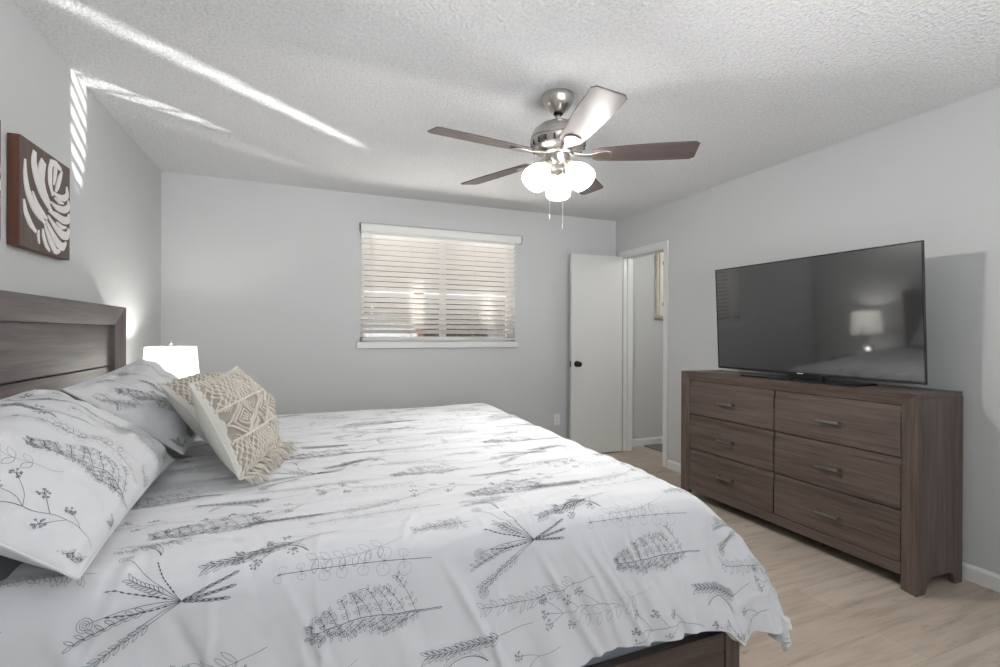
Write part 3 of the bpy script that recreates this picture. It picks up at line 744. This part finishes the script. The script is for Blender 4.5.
# ------------------------------------------------------------------ duvet
ZT = .742
def bend_(r, R, th, rest_slope=None):
    r = np.maximum(r, 0); a = np.minimum(r/R, th); ex = np.maximum(r-R*th, 0)
    return R*np.sin(a)+ex*math.cos(th), R*(1-np.cos(a))+ex*math.sin(th)
XE, YE, YW = 2.06, 1.245, 3.165
smin, smax, tmin, tmax = .44, XE+.625, YE-.43, YW+.42
ni, nj = 380, 400
s_, t_ = np.meshgrid(np.linspace(smin, smax, ni), np.linspace(tmin, tmax, nj), indexing='ij')
XEv = XE+.008+.065*(t_-YE)/1.9; aa = s_-XEv; bb = (YE-t_)*(1+.13*np.clip((s_-2.10)/.14, 0, 1)**2*(3-2*np.clip((s_-2.10)/.14, 0, 1))); cc = t_-YW
# plan-view rounding of the far foot corner
def bend2(r):
    q = np.linspace(0, 1.0, 2001); th = np.interp(q, [0, .15, .44, .50, 1], [0, math.radians(48), math.radians(51), math.radians(94), math.radians(94)])
    h = np.concatenate([[0], np.cumsum(np.cos(th[:-1]))])*q[1]; d = np.concatenate([[0], np.cumsum(np.sin(th[:-1]))])*q[1]
    r = np.maximum(r, 0); return np.interp(r, q, h), np.interp(r, q, d)
Hf, Df = bend2(aa); Hs, Ds = bend_(bb, .10, math.radians(74)); Hw, Dw = bend_(cc, .12, math.radians(78))
Xd = np.where(aa > 0, XEv+Hf, s_); Yd = np.where(bb > 0, YE-Hs, np.where(cc > 0, YW+Hw, t_))
def smax_(a, b_, k=.05): return np.log(np.exp(a/k)+np.exp(b_/k)-1)*k
drop = smax_(smax_(Df, Ds, .035), Dw, .035)
Zd = ZT-drop
# crown, ripples on top, hanging folds on the sides
onTop = 1/(1+np.exp((drop-.03)/.012))
cx, cy_ = (s_-1.25)/.9, (t_-2.2)/1.0
Zd += onTop*(.012*np.clip(1-cx**2, 0, 1)*np.clip(1-cy_**2, 0, 1))
rip = .0030*vnoise(s_*3+t_*.6, t_*22, 1)+.0022*vnoise(s_*5-t_*.4+7, t_*38+3, 2)+.004*vnoise(s_*4, t_*5, 3)
Zd += onTop*rip
side = 1-1/(1+np.exp((Ds-.07)/.02)); foot = 1-1/(1+np.exp((Df-.07)/.02)); far = 1-1/(1+np.exp((Dw-.07)/.02))
fold = lambda q, seed, k: k*(vnoise(q*7, t_*0+1.3+drop*1.2, seed)*.012+vnoise(q*17, drop*2+5, seed+1)*.0075+vnoise(q*40, drop*5, seed+2)*.0022)
sk = s_-(Ds)*.35
Yd -= side*fold(sk, 11, 1.0)*np.clip(Ds/.3, 0, 1.2)
Xd += foot*fold(t_+drop*.2, 21, .7)*np.clip(Df/.3, 0, 1.2)
Yd += far*fold(s_, 31, 1.0)*np.clip(Dw/.3, 0, 1.2)
crease = lambda q, c0, w_: np.exp(-((q-c0)/w_)**2)
for c0, a_, w_ in ((.62, .012, .02), (.80, -.010, .015), (1.02, .008, .010), (1.37, .010, .012), (1.62, .012, .012), (1.77, .012, .010), (1.90, -.006, .012)):
    Yd -= side*a_*crease(s_-Ds*.55+.1, c0, w_)*np.clip(Ds/.15, 0, 1)
# pressed and pulled creases: narrow ridges, steep across and long along
def ridge(s0, t0, ang, L_, w_, A_):
    c, s = math.cos(ang), math.sin(ang); u = (s_-s0)*c+(t_-t0)*s; v_ = -(s_-s0)*s+(t_-t0)*c+.012*np.sin(u*14+s0*9)
    return A_*np.exp(-(v_/w_)**2)*np.exp(-(u/L_)**4)
rc = np.random.default_rng(12); cr = np.zeros_like(s_)
for s0, t0, an, L_, w_, A_ in ((1.43, 1.04, 1.62, .17, .007, .006), (1.70, 1.05, 1.95, .20, .007, .007), (1.80, 1.02, 1.9, .2, .006, .006), (1.88, 1.10, 1.75, .16, .006, .005), (1.02, 1.05, 1.5, .2, .008, .007),
                               (.80, 1.02, 1.55, .2, .008, .006), (.62, 1.05, 1.45, .2, .010, .008), (1.36, 1.16, .3, .25, .007, .004), (1.55, 1.22, .45, .20, .007, .005), (1.75, 1.26, .5, .18, .007, .005)):
    cr += ridge(s0, t0, an, L_, w_, A_)
for _ in range(26): cr += ridge(rc.uniform(.5, 2.1), rc.uniform(.85, 1.25), PI/2+rc.normal()*.3, rc.uniform(.06, .16), rc.uniform(.005, .009), rc.uniform(.002, .004)*rc.choice([1, -1]))
for _ in range(46): cr += ridge(rc.uniform(.7, 2.05), rc.uniform(1.3, 3.1), rc.normal()*.16, rc.uniform(.08, .3), rc.uniform(.006, .011), rc.uniform(.0025, .005))
for _ in range(14): cr += ridge(rc.uniform(2.1, 2.6), rc.uniform(.9, 3.1), rc.normal()*.25, rc.uniform(.08, .2), rc.uniform(.006, .010), rc.uniform(.003, .006))
Zd += cr*onTop; Yd -= cr*side; Xd += cr*foot
# one deep fold where the corner flap swings out
fl = np.clip((Ds-.08)/.28, 0, 1); Yd += fl*.014*np.exp(-((s_-(XE+.10))/.045)**2); Zd += 0
hem = .006*vnoise(s_*9, t_*9, 44); Zd += (side+foot)*hem*np.clip(drop/.3, 0, 1)
PD = np.stack([Xd, Yd, Zd], axis=2)
S_d, ND = grid_surface(PD, smin, smax, tmin, tmax)
def cloth_mesh(mb, P, Nn, m_, th=.014, th_edge=.006):
    ni, nj = P.shape[:2]; I = np.arange(ni*nj).reshape(ni, nj)
    top = P.reshape(-1, 3); bot = (P-Nn*th).reshape(-1, 3)
    q = np.stack([I[:-1, :-1], I[1:, :-1], I[1:, 1:], I[:-1, 1:]], -1).reshape(-1, 4)
    fs = q.tolist()+(q[:, ::-1]+ni*nj).tolist()
    rim = list(I[:, 0])+list(I[-1, 1:])+list(I[-2::-1, -1])+list(I[0, -2:0:-1]); k = len(rim); o = ni*nj
    fs += [(rim[i], rim[i]+o, rim[(i+1) % k]+o, rim[(i+1) % k]) for i in range(k)]
    mb.add(np.r_[top, bot], fs, m_, True)
du = MB(); cloth_mesh(du, PD, ND, duvet_m)
print_on(du, S_d, smin, smax, tmin, tmax)
tag(du.build('duvet', recalc=False, angle=60), 'white duvet printed with charcoal sprigs spread over the bed', 'duvet')

# ------------------------------------------------------------------ pillows
def pillow_grid(Wd, Hd, Tk, n=70, m_=56, pinch=.05, seed=0, sag=0.):
    a, b_ = np.meshgrid(np.sin(np.linspace(-1, 1, n)*PI/2), np.sin(np.linspace(-1, 1, m_)*PI/2), indexing='ij')
    x = Wd/2*(a-pinch*a**3*(1-b_**2)); y = Hd/2*(b_-pinch*1.2*b_**3*(1-a**2))
    t = (np.clip(1-np.abs(a)**2.6, 0, 1)*np.clip(1-np.abs(b_)**2.4, 0, 1))**.62*Tk/2
    r = .010*vnoise(a*3+9, b_*2.5+9, seed)+.004*vnoise(a*8+9, b_*6+9, seed+1)
    edge = np.exp(-((1-np.abs(a))/.16)**2)+np.exp(-((1-np.abs(b_))/.2)**2)
    r2 = .007*vnoise(a*14+20, b_*12+20, seed+2)*np.clip(edge, 0, 1)
    bulge = np.clip(t/(Tk/2)*2, 0, 1)
    f_ = t+(r+r2)*bulge; y = y-sag*t*2
    return a, b_, x, y, f_, t
def pillow(name, label, cat, corner_pts, Tk, seed, mat_, printed=True, back_mat=None, pinch=.035, rot=0., group=None, os_=0, ot=0, wk=1.1, sag=0.15):
    """corner_pts: bottom-near, bottom-far, top-far, top-near"""
    BN, BF, TF, TN = [np.array(p, float) for p in corner_pts]
    Wd = (np.linalg.norm(BF-BN)+np.linalg.norm(TF-TN))/2; Hd = (np.linalg.norm(TN-BN)+np.linalg.norm(TF-BF))/2
    a, b_, x, y, f_, t = pillow_grid(Wd, Hd, Tk, pinch=pinch, seed=seed, sag=sag)
    u = (x/Wd+.5)[..., None]; v_ = (y/Hd+.5)[..., None]
    base = BN*(1-u)*(1-v_)+BF*u*(1-v_)+TF*u*v_+TN*(1-u)*v_
    nrm = np.cross((BF+TF-BN-TN), (TN+TF-BN-BF)); nrm /= np.linalg.norm(nrm)
    if nrm[0] < 0: nrm = -nrm
    front = base+nrm*f_[..., None]; back = base-nrm*(t*(1.05 if back_mat is not None else .85))[..., None]
    n, m_ = a.shape
    org = base[n//2, m_//2].copy()
    root = thing(name, label, cat, tuple(org), group=group)
    mb = MB(); I = np.arange(n*m_).reshape(n, m_)
    q = np.stack([I[:-1, :-1], I[1:, :-1], I[1:, 1:], I[:-1, 1:]], -1).reshape(-1, 4)
    F0 = front-org; B0 = back-org
    bmat = back_mat or mat_
    ac = (a[:-1, :-1]+a[1:, 1:])/2; bc = (b_[:-1, :-1]+b_[1:, 1:])/2; rimf = ((np.abs(ac) > .955) | (np.abs(bc) > .928)).reshape(-1)
    if back_mat is None: rimf[:] = False
    mb.add(F0.reshape(-1, 3), q.tolist(), mat_, True); o_n = len(q); k_b = mb.mi(bmat)
    for i_ in np.where(rimf)[0]: mb.m[i_] = k_b
    mb.add(B0.reshape(-1, 3), q[:, ::-1].tolist(), bmat, True)
    rim = list(I[:, 0])+list(I[-1, 1:])+list(I[-2::-1, -1])+list(I[0, -2:0:-1])
    # surface lookup in metres (non-uniform grid -> resample uniformly)
    ua = np.linspace(-1, 1, 90); ub = np.linspace(-1, 1, 70)
    ia = (np.arcsin(np.clip(ua, -1, 1))/(PI/2)+1)/2*(n-1); ib = (np.arcsin(np.clip(ub, -1, 1))/(PI/2)+1)/2*(m_-1)
    i0 = np.clip(ia.astype(int), 0, n-2); j0 = np.clip(ib.astype(int), 0, m_-2); fu = (ia-i0)[:, None, None]; fv = (ib-j0)[None, :, None]
    g = lambda di, dj: F0[np.ix_(i0+di, j0+dj)]
    U = g(0, 0)*(1-fu)*(1-fv)+g(1, 0)*fu*(1-fv)+g(0, 1)*(1-fu)*fv+g(1, 1)*fu*fv
    S, NN = grid_surface(U, -Wd/2, Wd/2, -Hd/2, Hd/2)
    sg = 1 if (NN[45, 35]@nrm) > 0 else -1
    S2 = lambda p: (lambda A: (A[0], A[1]*sg))(S(p))
    if printed:
        c, s = math.cos(rot), math.sin(rot)
        print_on(mb, S2, -Wd/2+.012, Wd/2-.012, -Hd/2+.012, Hd/2-.012, xf=lambda p: np.c_[(p[:, 0]-1)*c-(p[:, 1]-1)*s, (p[:, 0]-1)*s+(p[:, 1]-1)*c], off=.0012, wk=wk, os_=os_, ot=ot)
    body = mb.build('cushion_body' if not printed else 'pillow_body', root, recalc=False, angle=80)
    # piped edge
    pip = MB(); pts = [(F0.reshape(-1, 3)[i]+B0.reshape(-1, 3)[i])/2 for i in rim[::2]]; pts.append(pts[0])
    pip.tube(pts, .0028, bmat if back_mat else mat_, 6, False); pip.build('piping', root, recalc=False)
    return root, S2, Wd, Hd, nrm
pillow('pillow', 'large sprig-printed pillow in the left foreground, leaning on the headboard', 'pillow',
       ((.600, 1.130, .775), (.570, 2.010, .785), (.185, 2.02, 1.045), (.205, 1.13, 1.04)), .225, 5, duvet_m, rot=-1.45, os_=.723, ot=-.23, group='sprig-printed pillows')
pillow('pillow', 'sprig-printed pillow behind the knotted cushions, in front of the bedside lamp', 'pillow',
       ((.580, 2.09, .785), (.560, 2.98, .785), (.225, 2.985, 1.10), (.220, 2.115, 1.035)), .165, 9, duvet_m, rot=-1.3, os_=.40, ot=-.05, group='sprig-printed pillows')

# ------------------------------------------------------------------ macrame cushions
def macrame(corners, label, seed, fringe, TK=.185):
    root, S, Wd, Hd, nrm = pillow('cushion', label, 'cushion', corners, TK, seed, cordbase_m, printed=False, back_mat=linen_m, pinch=.075, group='knotted cord cushions', sag=.05)
    km = MB(); rg = np.random.default_rng(seed)
    ico = bmesh.new(); bmesh.ops.create_icosphere(ico, subdivisions=1, radius=1); iv = np.array([v_.co[:] for v_ in ico.verts]); ifc = [[v_.index for v_ in f_.verts] for f_ in ico.faces]; ico.free()
    def knot(p, rx, ry, rz, ang):
        P, Nn = S(np.array([p])); P2, _ = S(np.array([[p[0]+math.cos(ang)*.004, p[1]+math.sin(ang)*.004]]))
        tx = P2[0]-P[0]; tx /= np.linalg.norm(tx)+1e-9; nz = Nn[0]/np.linalg.norm(Nn[0]); ty = np.cross(nz, tx)
        km.add(P[0]+iv[:, :1]*rx*tx+iv[:, 1:2]*ry*ty+iv[:, 2:]*rz*nz+nz*rz*.35, ifc, cord_m, True)
    def cord(pts, r=.0035, off=.003):
        pts = np.array(pts, float); seg = np.hypot(*np.diff(pts, axis=0).T); L_ = np.r_[0, np.cumsum(seg)]; n = max(3, int(L_[-1]/.010)); q = np.linspace(0, L_[-1], n)
        pp = np.c_[np.interp(q, L_, pts[:, 0]), np.interp(q, L_, pts[:, 1])]; P, Nn = S(pp); km.tube(list(P+Nn*off), r, cord_m, 6)
    hw, hh = Wd/2-.012, Hd/2-.012
    y1, y2 = -.060, .052                                    # patterned band between
    for (ya, yb) in ((-hh, y1-.004), (y2+.004, hh)):
        rows = int((yb-ya)/.0155)
        for r in range(rows+1):
            y = ya+(yb-ya)*r/rows; x = -hw+(.0105 if r % 2 else 0)
            while x <= hw:
                knot((x, y), .0084, .0060, .0050, PI/2+(.5 if r % 2 else -.5)+rg.normal()*.1)
                cord([(x, y), (x+.0105, y+(yb-ya)/rows)], 0.0026, .001) if x+.0105 < hw and r < rows else None
                cord([(x, y), (x-.0105, y+(yb-ya)/rows)], 0.0026, .001) if x-.0105 > -hw and r < rows else None
                x += .021
    for y in (y1, y2): cord([(-hw, y), (hw, y)], .0048, .004)
    cells = 3; cw = 2*hw/cells; ym = (y1+y2)/2; hb_ = (y2-y1)/2
    for k in range(cells):
        xc = -hw+cw*(k+.5)
        for sc_, r in ((1., .0042), (.80, .0036), (.52, .0032)):
            a, b_ = cw/2*sc_, hb_*sc_; cord([(xc-a, ym), (xc, ym+b_), (xc+a, ym), (xc, ym-b_), (xc-a, ym)], r)
        for i_ in range(3):
            for j_ in range(3):
                u, v_ = (i_-1)*.012, (j_-1)*.009
                knot((xc+(u-v_)*.9, ym+(u+v_)*.55), .005, .005, .0045, .7)
    for k in range(cells+1):                                # fans of fine cord between the diamonds
        xc = -hw+cw*k
        for sg in (1, -1):
            for f_ in range(1, 5):
                a = cw/2*.8*f_/5
                p = [(xc+d_*a, ym+sg*(hb_*.98-hb_*.80*f_/5*(1-abs(d_))*1.0)) for d_ in (-1, -.5, 0, .5, 1) if abs(xc+d_*a) < hw]
                if len(p) > 1: cord(p, .0020, .002)
    km.build('knotted_cord_cover', root, recalc=False)
    if fringe:
        P, Nn = S(np.array([[x, -Hd/2+.004] for x in np.linspace(-Wd/2+.01, Wd/2-.01, 15)]))
        tm = MB()
        oz_ = root.location.z
        for i, p in enumerate(P):
            base = Vector(p); down = Vector((.035+rg.normal()*.008, rg.normal()*.01, 0)); zf = ZT+.024-oz_
            tm.lathe([(0, .009), (.007, .006), (.009, 0), (.007, -.007), (0, -.009)], cord_m, T(*base), 10, False)
            for k in range(12):
                q = base+Vector((rg.normal()*.004, rg.normal()*.004, 0)); e = q+down+Vector((rg.normal()*.010, rg.normal()*.010, 0)); e.z = max(zf+rg.uniform(.0, .006), e.z-.05)
                mid = (q+e)/2+Vector((.008, 0, .004+rg.uniform(0, .006)))
                tm.tube([q, mid, e], [.0022, .0026, .0018], cord_m, 5)
        tm.build('tassel_fringe', root, recalc=False)
    return root
macrame(((.735, 1.99, .795), (.829, 2.42, .795), (.613, 2.60, 1.045), (.485, 2.165, 1.042)), 'rear knotted-cord cushion tucked between the other one and the far pillow', 31, False, .16)
macrame(((.812, 1.655, .786), (.912, 2.088, .788), (.740, 2.23, 1.097), (.660, 1.750, 1.075)), 'front knotted-cord cushion with diamond band and tassels, on the duvet', 32, True, .155)

# ------------------------------------------------------------------ nightstand and lamp
ns = thing('nightstand', 'dark wooden nightstand in the far corner, holding the lamp', 'nightstand', (.03, 3.335, 0))
m = MB(); m.box(0, .42, .02, .55, .56, .585, wood_y); m.build('top', ns, bevel=.003)
m = MB(); m.box(.01, .41, .03, .05, .06, .56, wood_z); m.box(.01, .41, .52, .54, .06, .56, wood_z); m.box(.01, .02, .05, .52, .06, .56, wood_z); m.box(.01, .40, .05, .52, .06, .08, wood_z); m.build('body', ns, bevel=.002)
for z in (.09, .33):
    dd = MB().box(.392, .412, .055, .515, z, z+.222, wood_y).build('drawer', ns, bevel=.002)
    MB().box(.415, .432, .225, .345, z+.105, z+.119, pewter).build('handle', dd, bevel=.002)
for x in (.01, .37):
    for y in (.03, .50): MB().box(x, x+.04, y, y+.04, 0, .06, wood_z).build('leg', ns)
LX, LY = .232, 3.555
lp = thing('table_lamp', 'lit table lamp with white tapered shade on the nightstand', 'lamp', (LX, LY, .586))
sz0, sz1 = .290, .556
m = MB(); m.lathe([(.158, sz0), (.136, sz1), (.134, sz1), (.156, sz0)], shade_m, None, 48, False); m.build('lamp_shade', lp)
m = MB(); m.lathe([(0, 0), (.075, 0), (.077, .008), (.06, .016), (.022, .022), (.014, .04), (.02, .048), (0, .05)], chrome, None, 36, False)
m.build('base', lp)
m = MB(); m.lathe([(.009, .17), (.009, sz0+.07)], chrome, None, 14); m.build('stem', lp)
m = MB()
m.lathe([(.0, sz1), (.010, sz1+.002), (.012, sz1+.006), (.006, sz1+.010), (.011, sz1+.016), (.012, sz1+.026), (.007, sz1+.030), (0, sz1+.031)], pewter, None, 18, False)
for k in range(3):
    a = 2*PI*k/3; m.tube([(0, 0, sz1-.012), (.134*math.cos(a), .134*math.sin(a), sz1-.006)], .0018, chrome, 6)
m.build('finial', lp)
m = MB(); m.lathe([(.016, .045), (.05, .06), (.064, .10), (.055, .145), (.025, .172), (.012, .178)], glass_m, None, 36, True); m.build('glass_body', lp)
m = MB(); m.lathe([(0, .085), (.010, .09), (.014, .105), (.010, .12), (0, .125)], bulb_m, None, 18, False); tag(m.build('night_light', lp), 'small bright bulb inside the glass body')
m = MB(); m.lathe([(0, .345), (.012, .35), (.014, .37), (.028, .395), (.030, .415), (.02, .435), (0, .445)], bulb_m, None, 20, False); m.build('bulb', lp)
lamp('bedside_bulb_light', 'POINT', (LX, LY, .586+.47), 9.0, (1, .965, .91), shadow_soft_size=.03)
